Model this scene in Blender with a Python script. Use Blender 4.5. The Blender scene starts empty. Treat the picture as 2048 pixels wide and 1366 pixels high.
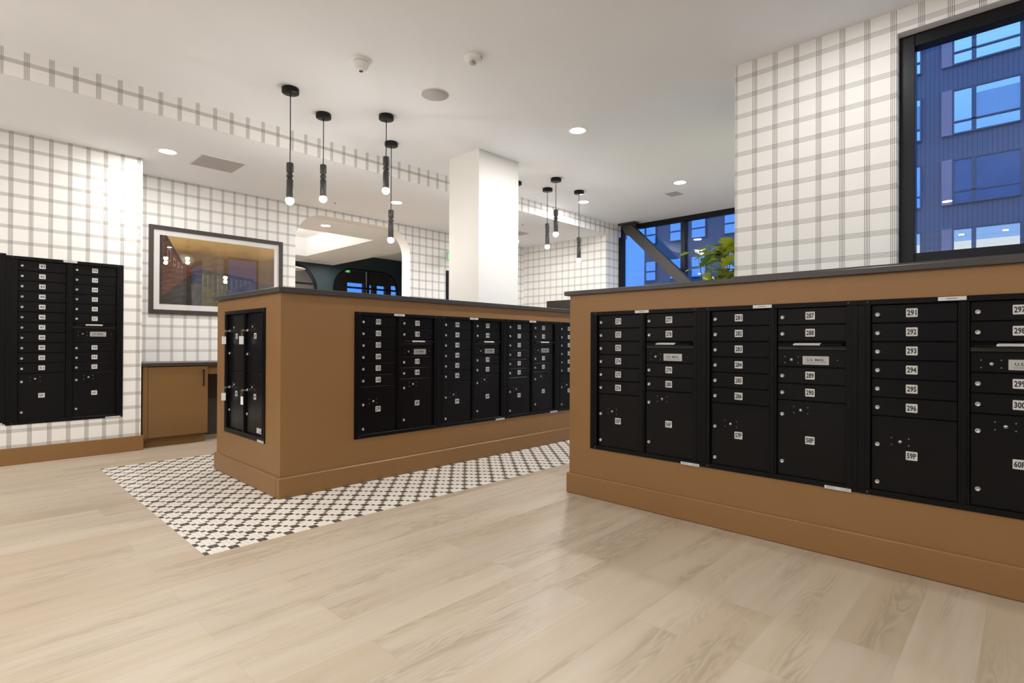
import bpy, bmesh, math, random
from mathutils import Vector, Matrix
random.seed(7)
S = bpy.context.scene
C = S.collection
PI = math.pi

# ------------------------------------------------------------------ node helpers
class NT:
    def __init__(s, name):
        s.m = bpy.data.materials.new(name); s.m.use_nodes = True
        s.t = s.m.node_tree; s.t.nodes.clear()
        s.out = s.t.nodes.new('ShaderNodeOutputMaterial')
    def n(s, kind, **kw):
        nd = s.t.nodes.new(kind)
        for k, v in kw.items(): setattr(nd, k, v)
        return nd
    def l(s, a, b): s.t.links.new(a, b)
    def put(s, sock, v):
        if hasattr(v, 'is_output') or isinstance(v, bpy.types.NodeSocket): s.l(v, sock)
        else: sock.default_value = v
    def math(s, op, a, b=0.0, c=0.0, clamp=False):
        nd = s.n('ShaderNodeMath', operation=op, use_clamp=clamp)
        s.put(nd.inputs[0], a); s.put(nd.inputs[1], b)
        if len(nd.inputs) > 2: s.put(nd.inputs[2], c)
        return nd.outputs[0]
    def mix(s, f, a, b, mode='MIX'):
        nd = s.n('ShaderNodeMix', data_type='RGBA', blend_type=mode)
        s.put(nd.inputs[0], f); s.put(nd.inputs[6], a); s.put(nd.inputs[7], b)
        return nd.outputs[2]
    def noise(s, vec, scale, detail=2.0, rough=0.5, dist=0.0):
        nd = s.n('ShaderNodeTexNoise')
        if vec is not None: s.l(vec, nd.inputs['Vector'])
        nd.inputs['Scale'].default_value = scale; nd.inputs['Detail'].default_value = detail
        nd.inputs['Roughness'].default_value = rough; nd.inputs['Distortion'].default_value = dist
        return nd.outputs['Fac']
    def coords(s):
        g = s.n('ShaderNodeNewGeometry'); sp = s.n('ShaderNodeSeparateXYZ'); s.l(g.outputs['Position'], sp.inputs[0])
        return g.outputs['Position'], sp.outputs[0], sp.outputs[1], sp.outputs[2]
    def vec(s, x, y, z):
        nd = s.n('ShaderNodeCombineXYZ'); s.put(nd.inputs[0], x); s.put(nd.inputs[1], y); s.put(nd.inputs[2], z)
        return nd.outputs[0]
    def ramp(s, fac, stops):
        nd = s.n('ShaderNodeValToRGB'); s.l(fac, nd.inputs[0])
        e = nd.color_ramp.elements
        while len(e) < len(stops): e.new(0.5)
        for q, (p, c) in zip(e, stops): q.position = p; q.color = (*c, 1)
        return nd.outputs[0]
    def bsdf(s, col, rough=0.5, metal=0.0, spec=0.5, bump=None, bstr=0.1, bdist=0.002, coat=0.0):
        b = s.n('ShaderNodeBsdfPrincipled')
        s.put(b.inputs['Base Color'], (*col, 1) if isinstance(col, tuple) and len(col) == 3 else col)
        s.put(b.inputs['Roughness'], rough); s.put(b.inputs['Metallic'], metal)
        b.inputs['Specular IOR Level'].default_value = spec
        b.inputs['Coat Weight'].default_value = coat
        if bump is not None:
            bp = s.n('ShaderNodeBump'); bp.inputs['Strength'].default_value = bstr; bp.inputs['Distance'].default_value = bdist
            s.l(bump, bp.inputs['Height']); s.l(bp.outputs[0], b.inputs['Normal'])
        s.l(b.outputs[0], s.out.inputs[0]); return b

def mat(name, col, rough=0.5, metal=0.0, spec=0.5, var=0.04, nscale=8, bump=0.0, coat=0.0):
    t = NT(name); p, x, y, z = t.coords()
    f = t.noise(p, nscale, 3)
    c = t.mix(f, tuple(max(0, q*(1-var)) for q in col)+(1,), tuple(min(1, q*(1+var)) for q in col)+(1,))
    bm = t.noise(p, nscale*40, 2) if bump else None
    t.bsdf(c, rough, metal, spec, bump=bm, bstr=bump, coat=coat)
    return t.m

def emit(name, col, strength):
    t = NT(name); e = t.n('ShaderNodeEmission'); e.inputs[0].default_value = (*col, 1); e.inputs[1].default_value = strength
    t.l(e.outputs[0], t.out.inputs[0]); return t.m

def glass(name, tint=(1, 1, 1), ior=1.5):
    t = NT(name); lw_ = t.n('ShaderNodeLayerWeight'); lw_.inputs[0].default_value = 0.5; f0 = 2*((ior-1)/(ior+1))**2       # two surfaces of a thin pane
    ff = t.math('ADD', f0, t.math('MULTIPLY', t.math('POWER', lw_.outputs['Facing'], 5.0), 1-f0))
    a = t.n('ShaderNodeBsdfTransparent'); a.inputs[0].default_value = (*tint, 1)
    b = t.n('ShaderNodeBsdfGlossy'); b.inputs['Roughness'].default_value = 0.0
    m = t.n('ShaderNodeMixShader'); t.l(ff, m.inputs[0]); t.l(a.outputs[0], m.inputs[1]); t.l(b.outputs[0], m.inputs[2])
    t.l(m.outputs[0], t.out.inputs[0]); return t.m

def plaid(name, axis, v0, h0, vp=0.1475, hp=0.150, line=(0.16, 0.145, 0.115), base=(0.88, 0.865, 0.83), fillv=0.28, fillh=0.28, lv=0.75, lh=0.45, lw=0.0016):
    """four-line checked wallpaper; axis is the wall's horizontal world axis"""
    t = NT(name); p, x, y, z = t.coords()
    u = x if axis == 'x' else y
    def band(c, c0, per):
        q = t.math('SUBTRACT', c, c0 - per/2)
        q = t.math('DIVIDE', q, per); q = t.math('FRACT', q)
        d = t.math('MULTIPLY', t.math('SUBTRACT', q, 0.5), per)       # metres from band centre
        inb = t.math('LESS_THAN', t.math('ABSOLUTE', d), 0.0165)
        k = t.math('FRACT', t.math('ADD', t.math('DIVIDE', d, 0.0098), 10.0))   # lines at +-0.5, +-1.5 steps
        ln = t.math('LESS_THAN', t.math('ABSOLUTE', t.math('SUBTRACT', k, 0.5)), lw/0.0098)
        return inb, t.math('MULTIPLY', inb, ln)
    bv, sv = band(u, v0, vp); bh, sh = band(z, h0, hp)
    c = t.mix(t.noise(p, 3, 2), tuple(q*0.985 for q in base)+(1,), base+(1,))
    weave = t.noise(t.vec(t.math('MULTIPLY', u, 60.0), 0.0, t.math('MULTIPLY', z, 700.0)), 1.0, 1)
    c = t.mix(t.math('MULTIPLY', weave, 0.06), c, (0.45, 0.42, 0.36, 1))
    c = t.mix(t.math('MULTIPLY', bv, fillv), c, line+(1,)); c = t.mix(t.math('MULTIPLY', bh, fillh), c, line+(1,))
    c = t.mix(t.math('MULTIPLY', sv, lv), c, line+(1,)); c = t.mix(t.math('MULTIPLY', sh, lh), c, line+(1,))
    t.bsdf(c, 0.75, spec=0.2); return t.m

def tile_mat():
    t = NT('mosaic_tile'); p, x, y, z = t.coords()
    W = 0.0267; P = 0.18
    u = t.math('DIVIDE', t.math('SUBTRACT', x, 0.993), W); v = t.math('DIVIDE', t.math('SUBTRACT', y, 3.285), P)
    lane = t.math('FLOOR', u); fu = t.math('FRACT', u)
    m6 = t.math('MODULO', t.math('ADD', lane, 601.0), 6.0)
    m3 = t.math('MODULO', t.math('ADD', lane, 601.0), 3.0)
    small = t.math('GREATER_THAN', m3, 1.5)
    half = t.math('GREATER_THAN', m6, 2.5)
    vb = t.math('SUBTRACT', v, t.math('ADD', 0.16, t.math('MULTIPLY', half, 0.5)))
    db = t.math('ABSOLUTE', t.math('SUBTRACT', t.math('FRACT', t.math('ADD', vb, 20.5)), 0.5))
    big = t.math('MULTIPLY', t.math('LESS_THAN', db, 0.152), t.math('SUBTRACT', 1.0, small))
    vs = t.math('MULTIPLY', t.math('SUBTRACT', v, 0.41), 2.0)
    ds = t.math('DIVIDE', t.math('ABSOLUTE', t.math('SUBTRACT', t.math('FRACT', t.math('ADD', vs, 20.5)), 0.5)), 2.0)
    sm = t.math('MULTIPLY', t.math('LESS_THAN', ds, 0.075), small)
    black = t.math('MAXIMUM', big, sm)
    eu = t.math('ABSOLUTE', t.math('SUBTRACT', fu, 0.5))
    gro = t.math('GREATER_THAN', eu, 0.465)
    e1 = t.math('MULTIPLY', t.math('LESS_THAN', t.math('ABSOLUTE', t.math('SUBTRACT', db, 0.158)), 0.006), t.math('SUBTRACT', 1.0, small))
    e2 = t.math('MULTIPLY', t.math('LESS_THAN', t.math('ABSOLUTE', t.math('SUBTRACT', ds, 0.081)), 0.006), small)
    wt = t.mix(t.noise(p, 5, 3), (0.74, 0.69, 0.61, 1), (0.80, 0.76, 0.69, 1))
    c = t.mix(black, wt, (0.075, 0.062, 0.048, 1))
    c = t.mix(t.math('MULTIPLY', gro, t.math('SUBTRACT', 1.0, t.math('MULTIPLY', black, 0.2))), c, (0.50, 0.45, 0.39, 1))
    c = t.mix(t.math('MAXIMUM', e1, e2), c, (0.62, 0.57, 0.50, 1))
    t.bsdf(c, 0.35, spec=0.4); return t.m

def wood_floor():
    t = NT('oak_plank_floor'); p, x, y, z = t.coords()
    PW = 0.219; PL = 1.31
    r = t.math('DIVIDE', t.math('SUBTRACT', y, 0.134 - PW*50), PW); row = t.math('FLOOR', r); fr = t.math('FRACT', r)
    odd = t.math('MODULO', row, 2.0)
    q = t.math('DIVIDE', t.math('SUBTRACT', t.math('SUBTRACT', x, 0.745 - PL*20), t.math('MULTIPLY', odd, 0.43)), PL)
    cell = t.math('FLOOR', q); fq = t.math('FRACT', q)
    wn = t.n('ShaderNodeTexWhiteNoise', noise_dimensions='2D'); t.l(t.vec(row, cell, 0.0), wn.inputs['Vector'])
    rnd = wn.outputs['Value']; rc = t.n('ShaderNodeSeparateColor'); t.l(wn.outputs['Color'], rc.inputs[0])
    base = t.ramp(rnd, [(0.0, (0.45, 0.365, 0.268)), (0.35, (0.49, 0.41, 0.31)), (0.65, (0.52, 0.445, 0.35)), (1.0, (0.47, 0.395, 0.315))])
    off = t.math('MULTIPLY', rnd, 37.0); off2 = t.math('MULTIPLY', rc.outputs[1], 53.0)
    # long soft streaks
    v1 = t.vec(t.math('ADD', t.math('MULTIPLY', x, 0.9), off), t.math('ADD', t.math('MULTIPLY', y, 11.0), off2), 0.0)
    s1 = t.noise(v1, 1.0, 3, 0.55, 0.6)
    c = t.mix(t.math('MULTIPLY', t.ramp(s1, [(0.40, (0, 0, 0)), (0.72, (1, 1, 1))]), 0.5), base, (0.42, 0.32, 0.205, 1))
    # cathedral growth rings: contour lines of a stretched height field
    v2 = t.vec(t.math('ADD', t.math('MULTIPLY', x, 1.25), off2), t.math('ADD', t.math('MULTIPLY', y, 9.0), off), 0.0)
    h = t.noise(v2, 1.0, 2.5, 0.55, 0.35)
    ring = t.math('FRACT', t.math('MULTIPLY', h, 13.0))
    ring = t.math('ABSOLUTE', t.math('SUBTRACT', ring, 0.5))
    ring = t.math('SMOOTH_MIN', t.math('MULTIPLY', ring, 2.0), 1.0, 0.1)
    msk = t.noise(t.vec(t.math('ADD', t.math('MULTIPLY', x, 0.8), off), t.math('ADD', t.math('MULTIPLY', y, 6.0), off2), 3.3), 1.0, 2)
    msk = t.ramp(msk, [(0.50, (0, 0, 0)), (0.62, (1, 1, 1))])
    rg = t.math('MULTIPLY', t.math('MULTIPLY', t.math('SUBTRACT', 1.0, ring), msk), 0.62)
    c = t.mix(rg, c, (0.30, 0.235, 0.165, 1))
    fine = t.noise(t.vec(t.math('MULTIPLY', x, 9.0), t.math('ADD', t.math('MULTIPLY', y, 230.0), off), 0.0), 1.0, 2)
    c = t.mix(t.math('MULTIPLY', fine, 0.12), c, (0.38, 0.29, 0.20, 1))
    seam = t.math('GREATER_THAN', t.math('ABSOLUTE', t.math('SUBTRACT', fr, 0.5)), 0.4955)
    seam2 = t.math('GREATER_THAN', t.math('ABSOLUTE', t.math('SUBTRACT', fq, 0.5)), 0.4992)
    sm = t.math('MAXIMUM', seam, seam2)
    c = t.mix(t.math('MULTIPLY', sm, 0.30), c, (0.25, 0.18, 0.12, 1))
    rr = t.math('ADD', 0.34, t.math('MULTIPLY', s1, 0.12))
    t.bsdf(c, rr, spec=0.45, bump=fine, bstr=0.05, bdist=0.001); return t.m

M = {}
def mk():
    M['floor'] = wood_floor(); M['tile'] = tile_mat()
    M['ceil'] = mat('white_ceiling_paint', (0.885, 0.895, 0.915), 0.9, spec=0.1, var=0.012, nscale=1.5)
    M['white'] = mat('white_paint', (0.82, 0.80, 0.77), 0.7, spec=0.2, var=0.01, nscale=2)
    M['column'] = mat('cream_column_paint', (0.82, 0.80, 0.755), 0.7, spec=0.2, var=0.01, nscale=2)
    M['brown'] = mat('caramel_satin_paint', (0.255, 0.132, 0.046), 0.42, spec=0.4, var=0.03, nscale=2.5)
    M['brown2'] = mat('caramel_cabinet_paint', (0.19, 0.102, 0.034), 0.45, spec=0.35, var=0.03, nscale=2.5)
    M['stone'] = mat('charcoal_solid_surface', (0.042, 0.035, 0.031), 0.35, spec=0.5, var=0.08, nscale=30)
    M['black'] = mat('black_powder_coat', (0.0045, 0.0042, 0.0047), 0.34, spec=0.14, var=0.06, nscale=20, bump=0.03)
    M['blackdoor'] = mat('black_mailbox_door', (0.0050, 0.0046, 0.0052), 0.28, spec=0.16, var=0.06, nscale=20, bump=0.02)
    M['steel'] = mat('brushed_nickel', (0.52, 0.51, 0.49), 0.38, metal=0.85, var=0.1, nscale=60)
    M['steeldark'] = mat('dull_screw', (0.16, 0.155, 0.15), 0.4, metal=0.8)
    M['brass'] = mat('brass', (0.55, 0.36, 0.11), 0.3, metal=0.9)
    M['tag'] = mat('off_white_label', (0.60, 0.595, 0.58), 0.5, var=0.02)
    M['sign'] = mat('brushed_aluminium_sign', (0.45, 0.445, 0.43), 0.45, metal=0.25, var=0.03)
    M['ink'] = mat('black_ink', (0.012, 0.012, 0.014), 0.5)
    M['greyink'] = mat('grey_ink', (0.20, 0.20, 0.21), 0.6)
    M['frame'] = mat('dark_bronze_frame', (0.006, 0.006, 0.008), 0.4, spec=0.25)
    M['beam'] = mat('dark_steel_paint', (0.034, 0.031, 0.029), 0.5)
    M['pic'] = mat('espresso_picture_frame', (0.035, 0.026, 0.020), 0.4)
    M['matb'] = mat('white_mat_board', (0.80, 0.785, 0.76), 0.8, var=0.01)
    M['teal'] = mat('deep_teal_paint', (0.018, 0.036, 0.042), 0.6)
    M['beige'] = mat('beige_paint', (0.42, 0.38, 0.31), 0.8)
    M['umber'] = mat('umber_paint', (0.06, 0.045, 0.035), 0.8)
    M['vent'] = mat('grey_vent_metal', (0.46, 0.43, 0.425), 0.6)
    M['plast'] = mat('white_plastic', (0.84, 0.83, 0.82), 0.45, var=0.01)
    M['glass'] = glass('window_glass', (0.93, 0.96, 1.0), 1.55)
    M['pglass'] = glass('picture_glass', (0.97, 0.97, 0.97), 1.52)
    M['leaf'] = mat('yellow_green_leaf', (0.42, 0.47, 0.05), 0.38, var=0.35, nscale=9)
    M['leaf2'] = mat('dusty_green_leaf', (0.16, 0.29, 0.12), 0.4, var=0.3, nscale=9)
    M['stem'] = mat('brown_stem', (0.10, 0.075, 0.03), 0.7)
    M['pot'] = mat('dark_grey_pot', (0.06, 0.06, 0.06), 0.6)
    M['soil'] = mat('potting_soil', (0.03, 0.02, 0.012), 0.95, var=0.3, nscale=60)
    M['lamp'] = emit('downlight_lens_glow', (1.0, 0.93, 0.84), 26)
    M['bulb'] = emit('bulb_glow', (1.0, 0.90, 0.78), 24)
    M['exit'] = emit('exit_sign_green', (0.05, 0.85, 0.10), 1.6)
    M['exitbox'] = mat('exit_sign_housing', (0.35, 0.5, 0.38), 0.5)
    M['wall_w'] = plaid('plaid_paper_window_wall', 'y', 1.535-0.148*5, 1.783, vp=0.1482, hp=0.1493, base=(0.90, 0.885, 0.86), line=(0.055, 0.045, 0.035), fillv=0.05, fillh=0.05, lv=0.9, lh=0.8, lw=0.0014)
    M['wall_wx'] = plaid('plaid_paper_reveal', 'x', 4.29, 1.783, hp=0.1493, base=(0.90, 0.885, 0.86), line=(0.055, 0.045, 0.035), fillv=0.05, fillh=0.05, lv=0.9, lh=0.8, lw=0.0014)
    M['wall_l'] = plaid('plaid_paper_mail_wall', 'x', 0.418, 0.1737, vp=0.1463, hp=0.1501)
    M['wall_b'] = plaid('plaid_paper_picture_wall', 'x', 2.068, 0.1720, vp=0.1440, hp=0.1501, fillv=0.30, fillh=0.30, lv=0.25, lh=0.2)
    M['bulk'] = plaid('plaid_paper_bulkhead', 'x', 0.4151, 3.300, vp=0.1473, hp=0.150, fillv=0.22, fillh=0.35, lv=0.7, lh=0.3)
    M['wall_q'] = plaid('plaid_paper_far_wall', 'y', 7.5187-0.1510*6, 0.1887, vp=0.1510, hp=0.1510, fillv=0.22, fillh=0.28, lv=0.2, lh=0.2)
    M['wall_qy'] = plaid('plaid_paper_far_end', 'x', 8.45, 0.1887, vp=0.1510, hp=0.1510, fillv=0.22, fillh=0.28, lv=0.2, lh=0.2)
mk()

# ------------------------------------------------------------------ mesh helpers
class MB:
    """collects shapes, then links them as one mesh object"""
    def __init__(s): s.b = bmesh.new(); s.idx = 0
    def _tag(s, faces):
        for f in faces: f.material_index = s.idx
    def box(s, x0, x1, y0, y1, z0, z1, bev=0.0, seg=1):
        r = bmesh.ops.create_cube(s.b, size=1.0)
        vs = r['verts']
        for v in vs:
            v.co = Vector(((x0+x1)/2 + v.co.x*(x1-x0), (y0+y1)/2 + v.co.y*(y1-y0), (z0+z1)/2 + v.co.z*(z1-z0)))
        fs = list({f for v in vs for f in v.link_faces}); s._tag(fs)
        if bev > 0:
            es = list({e for v in vs for e in v.link_edges})
            rr = bmesh.ops.bevel(s.b, geom=es, offset=bev, segments=seg, profile=0.5, affect='EDGES')
            s._tag(rr['faces'])
        return s
    def quad(s, pts):
        vs = [s.b.verts.new(p) for p in pts]; f = s.b.faces.new(vs); f.material_index = s.idx; return f
    def lathe(s, prof, mtx=None, seg=24, smooth=True, cap=True):
        """prof: list of (radius, height) turned about local z"""
        mtx = mtx or Matrix(); rings = []
        for r, z in prof:
            if r <= 1e-6: rings.append([s.b.verts.new(mtx @ Vector((0, 0, z)))])
            else: rings.append([s.b.verts.new(mtx @ Vector((r*math.cos(a*2*PI/seg), r*math.sin(a*2*PI/seg), z))) for a in range(seg)])
        for A, B in zip(rings, rings[1:]):
            for k in range(seg):
                if len(A) == 1 and len(B) == 1: continue
                if len(A) == 1: vs = [A[0], B[(k+1) % seg], B[k]]
                elif len(B) == 1: vs = [A[k], A[(k+1) % seg], B[0]]
                else: vs = [A[k], A[(k+1) % seg], B[(k+1) % seg], B[k]]
                f = s.b.faces.new(vs); f.smooth = smooth; f.material_index = s.idx
        if cap:
            for R, flip in ((rings[0], True), (rings[-1], False)):
                if len(R) > 1:
                    f = s.b.faces.new(R[::-1] if flip else R); f.material_index = s.idx
        return s
    def prism(s, pts, y0, y1):
        """polygon in the local x,z plane (counter-clockwise seen from -y), extruded y0..y1"""
        A = [s.b.verts.new((p[0], y0, p[1])) for p in pts]; B = [s.b.verts.new((p[0], y1, p[1])) for p in pts]
        fs = [s.b.faces.new(A), s.b.faces.new(B[::-1])]
        n = len(pts)
        for k in range(n): fs.append(s.b.faces.new([A[k], B[k], B[(k+1) % n], A[(k+1) % n]]))
        s._tag(fs); return s
    def tube(s, pts, r, seg=10, closed=False):
        pts = [Vector(p) for p in pts]; rings = []
        n = len(pts)
        for i, p in enumerate(pts):
            a = pts[(i-1) % n] if (closed or i > 0) else pts[i]; b = pts[(i+1) % n] if (closed or i < n-1) else pts[i]
            d = (b-a).normalized(); up = Vector((0, 0, 1)) if abs(d.z) < 0.95 else Vector((1, 0, 0))
            e = d.cross(up).normalized(); g = e.cross(d)
            rad = r[i] if isinstance(r, (list, tuple)) else r
            rings.append([s.b.verts.new(p + e*rad*math.cos(k*2*PI/seg) + g*rad*math.sin(k*2*PI/seg)) for k in range(seg)])
        prs = list(zip(rings, rings[1:])) + ([(rings[-1], rings[0])] if closed else [])
        for A, B in prs:
            for k in range(seg):
                f = s.b.faces.new([A[k], A[(k+1) % seg], B[(k+1) % seg], B[k]]); f.smooth = True; f.material_index = s.idx
        if not closed:
            for R in (rings[0][::-1], rings[-1]):
                f = s.b.faces.new(R); f.material_index = s.idx
        return s
    def mesh(s, name, mats):
        bmesh.ops.recalc_face_normals(s.b, faces=s.b.faces[:])
        me = bpy.data.meshes.new(name); s.b.to_mesh(me); s.b.free()
        for m in (mats if isinstance(mats, list) else [mats]): me.materials.append(m)
        return me
    def build(s, name, mats, parent=None, loc=(0, 0, 0), rz=0):
        return link(name, s.mesh(name, mats), parent, loc, rz)

def link(name, me, parent=None, loc=(0, 0, 0), rz=0):
    o = bpy.data.objects.new(name, me); C.objects.link(o)
    o.location = loc; o.rotation_euler = (0, 0, rz)
    if parent: o.parent = parent
    return o
def tag(o, label, cat, group=None):
    o['label'] = label; o['category'] = cat
    if group: o['group'] = group
    return o
def thing(name, label, cat, loc=(0, 0, 0), rz=0, group=None):
    return tag(link(name, None, None, loc, rz), label, cat, group)
def struct(o): o['kind'] = 'structure'; return o
def sbox(name, m, *a, bev=0): return struct(MB().box(*a, bev=bev).build(name, m))

def rrect(x0, x1, z0, z1, r, n=5, corners=(1, 1, 1, 1)):
    """rounded rectangle, corners = (bl, br, tr, tl)"""
    P = []
    for (cx, cz, a0, on) in ((x0+r, z0+r, PI, corners[0]), (x1-r, z0+r, 1.5*PI, corners[1]), (x1-r, z1-r, 0, corners[2]), (x0+r, z1-r, PI/2, corners[3])):
        if on:
            for k in range(n+1):
                a = a0 + k*PI/2/n; P.append((cx + r*math.cos(a), cz + r*math.sin(a)))
        else:
            P.append((cx + (r if 0 <= a0 < PI/2 or a0 >= 1.5*PI else -r), cz + (r if a0 in (0, PI/2) else -r)))
    return P

def holed_wall(name, m, axis, pos, thick, u0, u1, z0, z1, holes, sdir=1):
    """a wall plate with rectangular or rounded holes: boxes around the holes, fillets for rounded tops.
    axis 'x': wall runs along x at y=pos..pos+thick*sdir ; holes: (ua,ub,za,zb,radius)"""
    mb = MB(); a, b = sorted((pos, pos+thick*sdir))
    def bx(p, q, r, s_):
        if q-p < 1e-4 or s_-r < 1e-4: return
        if axis == 'x': mb.box(p, q, a, b, r, s_)
        else: mb.box(a, b, p, q, r, s_)
    us = sorted({u0, u1, *[h[0] for h in holes], *[h[1] for h in holes]})
    for p, q in zip(us, us[1:]):
        hs = sorted([h for h in holes if h[0] <= p+1e-6 and h[1] >= q-1e-6], key=lambda h: h[2])
        z = z0
        for h in hs: bx(p, q, z, h[2]); z = h[3]
        bx(p, q, z, z1)
    for h in holes:
        R = h[4] if len(h) > 4 else 0
        if not R: continue
        n = 12
        for side in (0, 1):
            c = (h[0]+R, h[3]-R) if side == 0 else (h[1]-R, h[3]-R)
            arc = []
            for k in range(n+1):
                t_ = k*PI/2/n
                ang = PI - t_ if side == 0 else t_
                arc.append((c[0]+R*math.cos(ang), c[1]+R*math.sin(ang)))
            corner = (h[0] if side == 0 else h[1], h[3])
            for p, q in zip(arc, arc[1:]):
                tri = [corner, p, q]
                if axis == 'x':
                    A = [mb.b.verts.new((t3[0], a, t3[1])) for t3 in tri]; B = [mb.b.verts.new((t3[0], b, t3[1])) for t3 in tri]
                else:
                    A = [mb.b.verts.new((a, t3[0], t3[1])) for t3 in tri]; B = [mb.b.verts.new((b, t3[0], t3[1])) for t3 in tri]
                mb.b.faces.new(A); mb.b.faces.new(B[::-1]); mb.b.faces.new([A[1], B[1], B[2], A[2]])
    return struct(mb.build(name, m))

_txt = {}
def text_polys(txt, bold=0.02):
    if (txt, bold) in _txt: return _txt[(txt, bold)]
    cu = bpy.data.curves.new('t', 'FONT'); cu.body = txt; cu.offset = bold; cu.resolution_u = 2
    cu.align_x = 'CENTER'; cu.align_y = 'CENTER'
    o = bpy.data.objects.new('t', cu); C.objects.link(o)
    bpy.context.view_layer.update()
    me = bpy.data.meshes.new_from_object(o.evaluated_get(bpy.context.evaluated_depsgraph_get()))
    vs = [tuple(v.co) for v in me.vertices]; ps = [tuple(p.vertices) for p in me.polygons]
    bpy.data.objects.remove(o); bpy.data.curves.remove(cu); bpy.data.meshes.remove(me)
    if vs:
        xs = [v[0] for v in vs]; ys = [v[1] for v in vs]
        cx, cy = (min(xs)+max(xs))/2, (min(ys)+max(ys))/2; w, h = max(xs)-min(xs), max(ys)-min(ys)
        vs = [((v[0]-cx)/w, (v[1]-cy)/h) for v in vs]
    _txt[(txt, bold)] = (vs, ps); return vs, ps
def add_text(mb, txt, cx, cz, w, h, y, bold=0.02):
    """flat lettering of width w and height h, facing -y"""
    vs, ps = text_polys(txt, bold)
    V = [mb.b.verts.new((cx+v[0]*w, y, cz+v[1]*h)) for v in vs]
    for p in ps:
        try: f = mb.b.faces.new([V[i] for i in p]); f.material_index = mb.idx
        except ValueError: pass

# ------------------------------------------------------------------ camera
cam = bpy.data.cameras.new('camera'); co = bpy.data.objects.new('camera', cam); C.objects.link(co)
th, pt, ro = math.radians(43.699), math.radians(0.2178), math.radians(0.2548)
F = Vector((math.cos(th)*math.cos(pt), math.sin(th)*math.cos(pt), math.sin(pt)))
r_ = Vector((math.sin(th), -math.cos(th), 0)); u_ = r_.cross(F)
R2 = math.cos(ro)*r_ + math.sin(ro)*u_; U2 = -math.sin(ro)*r_ + math.cos(ro)*u_
mw = Matrix.Identity(4)
for i in range(3): mw[i][0] = R2[i]; mw[i][1] = U2[i]; mw[i][2] = -F[i]
mw[0][3], mw[1][3], mw[2][3] = 0, 0, 1.18
co.matrix_world = mw; cam.sensor_width = 36; cam.lens = 36*1081.64/2048; cam.clip_start = 0.02; cam.clip_end = 300
S.camera = co

# ------------------------------------------------------------------ room shell
UZ, LZ, BY, WY, PX, FX = 3.388, 3.185, 5.548, 7.65, 4.317, 8.80
X0, Y0 = -3.6, -3.2
struct(MB().box(X0-0.2, 9.2, Y0-0.2, 17.2, -0.08, 0.0).box(9.2, 13.1, 13.02, 17.2, -0.08, 0.0).build('floor', M['floor']))
struct(MB().box(0.993, 7.6, 3.285, 6.217, 0.0, 0.0015).build('floor_tiles', M['tile']))
MBc = MB().box(X0-0.2, PX+0.2, Y0-0.2, BY, UZ, UZ+0.12).box(PX+0.2, 9.0, 1.547, BY, UZ, UZ+0.12); struct(MBc.build('ceiling', M['ceil']))
sbox('ceiling_lower', M['ceil'], X0-0.2, 9.0, BY+0.012, WY+0.24, LZ, UZ+0.12)
sbox('wall_bulkhead', M['bulk'], X0-0.2, 8.8, BY, BY+0.012, LZ, UZ)
# mailbox wall, with a niche behind the mailboxes; it ends in an outside corner
LY = 7.01
holed_wall('wall_left', M['wall_l'], 'x', LY, 0.16, X0, 1.475, 0, LZ, [(-0.53+0.02, 1.308-0.02, 0.40, 1.98)])
sbox('wall_left_return', M['white'], 1.30, 1.4749, LY+0.1601, WY+0.05, 0, LZ)
sbox('baseboard_left', M['brown'], X0, 1.497, LY-0.018, LY, 0, 0.162, bev=0.003)
# picture wall with the wide arch and a doorway further right
holed_wall('wall_back', M['wall_b'], 'x', WY, 0.006, 1.475, 8.42, 0, LZ, [(3.474, 5.475, 0, 3.088, 0.42), (6.262, 7.30, 0, 2.50)])
holed_wall('wall_back_core', M['white'], 'x', WY+0.0061, 0.234, 1.30, 9.0, 0, LZ, [(3.474, 5.475, 0, 3.088, 0.42), (6.262, 7.30, 0, 2.50)])
sbox('baseboard_back', M['brown'], 2.9, 3.474, WY-0.016, WY, 0, 0.162)
sbox('baseboard_back.001', M['brown'], 5.475, 6.2, WY-0.016, WY, 0, 0.162)
# far wall facing the camera side, and the narrow end piece beside the glazing
sbox('wall_far', M['wall_q'], 8.34, 8.346, BY+0.06, WY, 0, LZ)
sbox('wall_far_end', M['wall_qy'], 8.34, 8.80, BY+0.052, BY+0.058, 0, LZ+0.2)
sbox('wall_far_core', M['white'], 8.347, 8.80, BY+0.0581, WY, 0, LZ)
# window wall: solid papered part and large window
holed_wall('wall_right', M['wall_w'], 'y', PX, 0.004, -3.2, 1.687, 0, UZ, [(-0.9, 0.628, 1.70, 3.232)])
holed_wall('wall_right_core', M['wall_wx'], 'y', PX+0.0041, 0.20, -3.2, 1.687, 0, UZ, [(-0.9, 0.628, 1.70, 3.232)])
holed_wall('wall_right_return', M['white'], 'x', 1.687, 0.14, PX+0.2042, 9.0, 0, UZ, [(4.54, 5.28, 0.9, 3.19)], sdir=-1)
# rest of the room behind the camera
holed_wall('wall_entry', M['wall_wx'], 'y', X0, 0.2, Y0, 7.1, 0, UZ, [(3.2, 4.9, 0, 2.6, 0.7), (0.2, 1.7, 0, 2.6, 0.7)], sdir=-1)
sbox('wall_entry_dark', M['teal'], X0-0.9, X0-0.8, Y0, 7.1, 0, UZ)
sbox('wall_rear', M['wall_b'], X0, PX, Y0-0.2, Y0, 0, UZ)

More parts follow.
